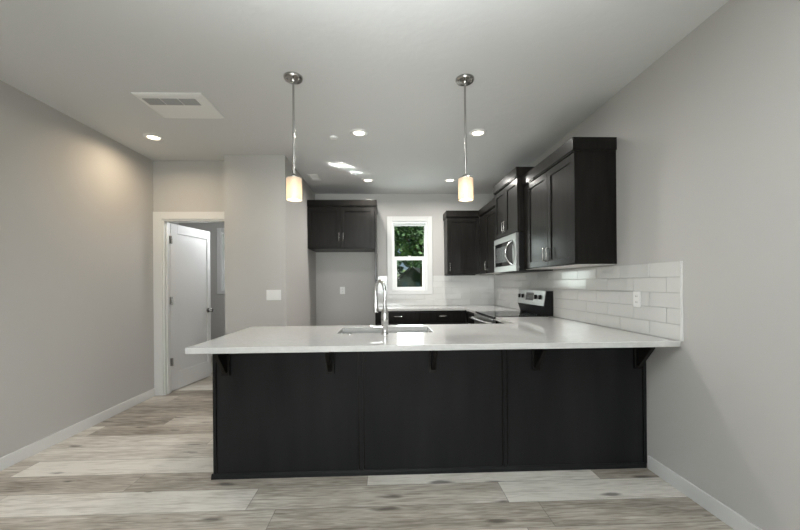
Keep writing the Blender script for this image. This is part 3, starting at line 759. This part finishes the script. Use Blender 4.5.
for k in range(9):
    yk = -0.115 + k * 0.027; prism(b, [(yk, -0.0015), (yk + 0.004, -0.0015), (yk + 0.016, -0.007), (yk + 0.012, -0.007)], 'x', -0.05, 0.05)
obj('slats', b, 'plate', t)
b = BM(); box(b, -0.05, 0.05, -0.125, 0.125, -0.0012, 0); obj('duct_opening', b, 'slot', t)
t = thing('sprinkler_cover', 'small white disc sprinkler cover on the ceiling left of a recessed light', 'sprinkler', (-0.503, 3.587, C))
b = BM(); lathe(b, [(0.042, 0), (0.042, -0.003), (0.036, -0.004), (0.0, -0.004)], seg=32); obj('plate', b, 'plate', t, smooth=True)
b = BM(); lathe(b, [(0.034, -0.004), (0.034, -0.016), (0.030, -0.018), (0, -0.018)], seg=32); obj('cap', b, 'plate', t, smooth=True)

# wall plates
def wallplate(name, label, cat, loc, rotz, w, h, gangs, rocker):
    t = thing(name, label, cat, loc, rotz)
    b = BM(); box(b, -w / 2, w / 2, -0.006, 0, -h / 2, h / 2); obj('plate', b, 'plate', t, 0.002)
    for g in range(gangs):
        gx = (g - (gangs - 1) / 2) * 0.046
        if rocker:
            b = BM(); prism(b, [(-0.006, -0.033), (-0.011, -0.033), (-0.007, 0.033), (-0.006, 0.033)], 'x', gx - 0.0165, gx + 0.0165); obj('rocker', b, 'plate', t, 0.001)
        else:
            for s in (-1, 1):
                b = BM(); box(b, gx - 0.017, gx + 0.017, -0.008, -0.006, s * 0.021 - 0.014, s * 0.021 + 0.014); k = obj('socket', b, 'plate', t, 0.001)
                b = BM(); box(b, gx - 0.008, gx - 0.005, -0.0085, -0.0075, s * 0.021 - 0.005, s * 0.021 + 0.006); box(b, gx + 0.005, gx + 0.008, -0.0085, -0.0075, s * 0.021 - 0.005, s * 0.021 + 0.006); obj('slot', b, 'slot', k)
    return t


wallplate('light_switch', 'white triple light switch plate on the projecting greige wall', 'switch', (-1.256, Y1, 1.166), 0, 0.163, 0.116, 3, True)
wallplate('power_outlet', 'white power outlet low on the back of the empty fridge alcove', 'outlet', (-0.697, YB, 1.178), 0, 0.078, 0.116, 1, False)
wallplate('power_outlet', 'white power outlet in the subway tile near the peninsula end', 'outlet', (XR - 0.0125, 2.491, 1.158), R90, 0.072, 0.112, 1, False)

# ------------------------------------------------------------------ outdoors
b = BM()
P = [(-60, 6.9, -0.35), (60, 6.9, -0.35), (60, 36, 0.55), (-60, 36, 0.55)]; v = [b.verts.new(p) for p in P]; b.faces.new(v)
v5 = [b.verts.new(p) for p in ((60, 90, 4.6), (-60, 90, 4.6))]; b.faces.new((v[3], v[2], v5[0], v5[1]))
v6 = [b.verts.new((60, -30, -0.35)), b.verts.new((-60, -30, -0.35))]; b.faces.new((v6[1], v6[0], v[1], v[0]))
o = obj('ground', b, 'grass'); tag(o, 'sloping lawn outside the kitchen window', 'lawn', kind='structure')


def house(x, y, z, rot, label):
    t = thing('shed', label, 'shed', (x, y, z), rot)
    W2, Lh, H, A = 1.75, 5.0, 1.15, 2.55
    b = BM(); prism(b, [(-W2, 0), (W2, 0), (W2, H), (0, A), (-W2, H)], 'y', 0, Lh); obj('wall', b, 'siding', t)
    b = BM()
    for s in (-1, 1):
        prism(b, [(0, A + 0.02), (0, A + 0.16), (s * (W2 + 0.3), H - 0.10), (s * (W2 + 0.3), H - 0.24)], 'y', -0.35, Lh + 0.35)
    obj('roof', b, 'shingle', t)
    for wx in (-0.75, 0.75):
        b = BM(); box(b, wx - 0.36, wx + 0.36, -0.05, 0.02, 0.35, 1.15); f = obj('window', b, 'siding', t)
        b = BM(); box(b, wx - 0.28, wx + 0.28, -0.07, -0.04, 0.43, 1.07); obj('pane', b, 'housewin', f)


house(2.80, 38.0, 0.40, math.radians(-14), 'small dark green gabled shed on the lawn outside the window')


def tree(x, y, z, h, r, n, leaf, m, label, crown0=0.25, group=None, seed=0):
    rnd = random.Random(seed)
    t = thing('tree', label, 'tree', (x, y, z), group=group)
    b = BM(); lean = rnd.uniform(-.04, .04) * h
    tube(b, [(0, 0, -0.3), (lean * 0.3, 0, h * 0.3), (lean, 0, h * 0.8)], [0.022 * h + 0.03, 0.016 * h + 0.02, 0.02], 8)
    for k in range(5):
        a = rnd.uniform(0, 2 * PI); z0 = h * rnd.uniform(0.3, 0.6); tube(b, [(lean * .4, 0, z0), (r * .5 * math.cos(a), r * .5 * math.sin(a), z0 + h * .15)], [0.010 * h, 0.01], 6)
    obj('trunk', b, 'bark', t)
    b = BM()
    blobs = [(Vector((rnd.uniform(-.55, .55) * r, rnd.uniform(-.55, .55) * r, h * rnd.uniform(crown0 + .12, 0.86))), r * rnd.uniform(.35, .6)) for _ in range(16)]
    for _ in range(n):
        c, rr = rnd.choice(blobs); d = Vector((rnd.gauss(0, 1), rnd.gauss(0, 1), rnd.gauss(0, 1))).normalized() * rr * rnd.uniform(.55, 1.0) ** .5
        p = c + d; s = leaf * rnd.uniform(.6, 1.3)
        u = Vector((rnd.gauss(0, 1), rnd.gauss(0, 1), rnd.gauss(0, .6))).normalized(); vv = u.cross(Vector((rnd.gauss(0, 1), rnd.gauss(0, 1), rnd.gauss(0, 1)))).normalized()
        b.faces.new([b.verts.new(p + u * s), b.verts.new(p + vv * s * .5), b.verts.new(p - u * s), b.verts.new(p - vv * s * .5)])
    obj('foliage', b, m, t)


tree(1.75, 16.5, -0.05, 5.4, 2.5, 8000, 0.12, 'leaf', 'leafy green tree filling the upper pane of the window', 0.47, seed=3)
tree(-4.6, 19.0, -0.02, 5.0, 2.2, 5000, 0.13, 'leaf', 'leafy green tree standing apart to the left on the lawn', 0.35, seed=9)
tree(7.6, 18.0, -0.04, 5.6, 2.3, 5000, 0.13, 'leaf', 'leafy green tree standing apart to the right on the lawn', 0.35, seed=12)
for i, (x, y, h, r) in enumerate(((-41.0, 60, 15, 2.5), (-34.5, 61, 14, 2.5), (-28.0, 60, 15, 2.5), (-21.5, 61, 14, 2.5), (-15.0, 60, 15, 2.5), (-37.7, 69, 17, 2.6), (-31.2, 69, 16, 2.6), (-24.7, 69, 17, 2.6), (-18.2, 69, 16, 2.6), (-11.7, 69, 17, 2.6), (23.9, 61, 14, 2.5), (20.8, 69, 17, 2.6), (-8.5, 60, 14, 2.5), (-2.0, 61, 13, 2.5), (4.4, 60, 15, 2.5), (10.9, 61, 14, 2.5), (17.4, 60, 15, 2.5), (-5.2, 69, 17, 2.6), (1.3, 69, 16, 2.6), (7.8, 69, 17, 2.6), (14.3, 69, 16, 2.6))):
    tree(x, y, 0.55 + (y - 36) * .075, h, r, 2800, 0.6, 'leafdark', 'dark green tree in the row at the back of the lawn', -0.12, 'trees at the back of the lawn', seed=20 + i)
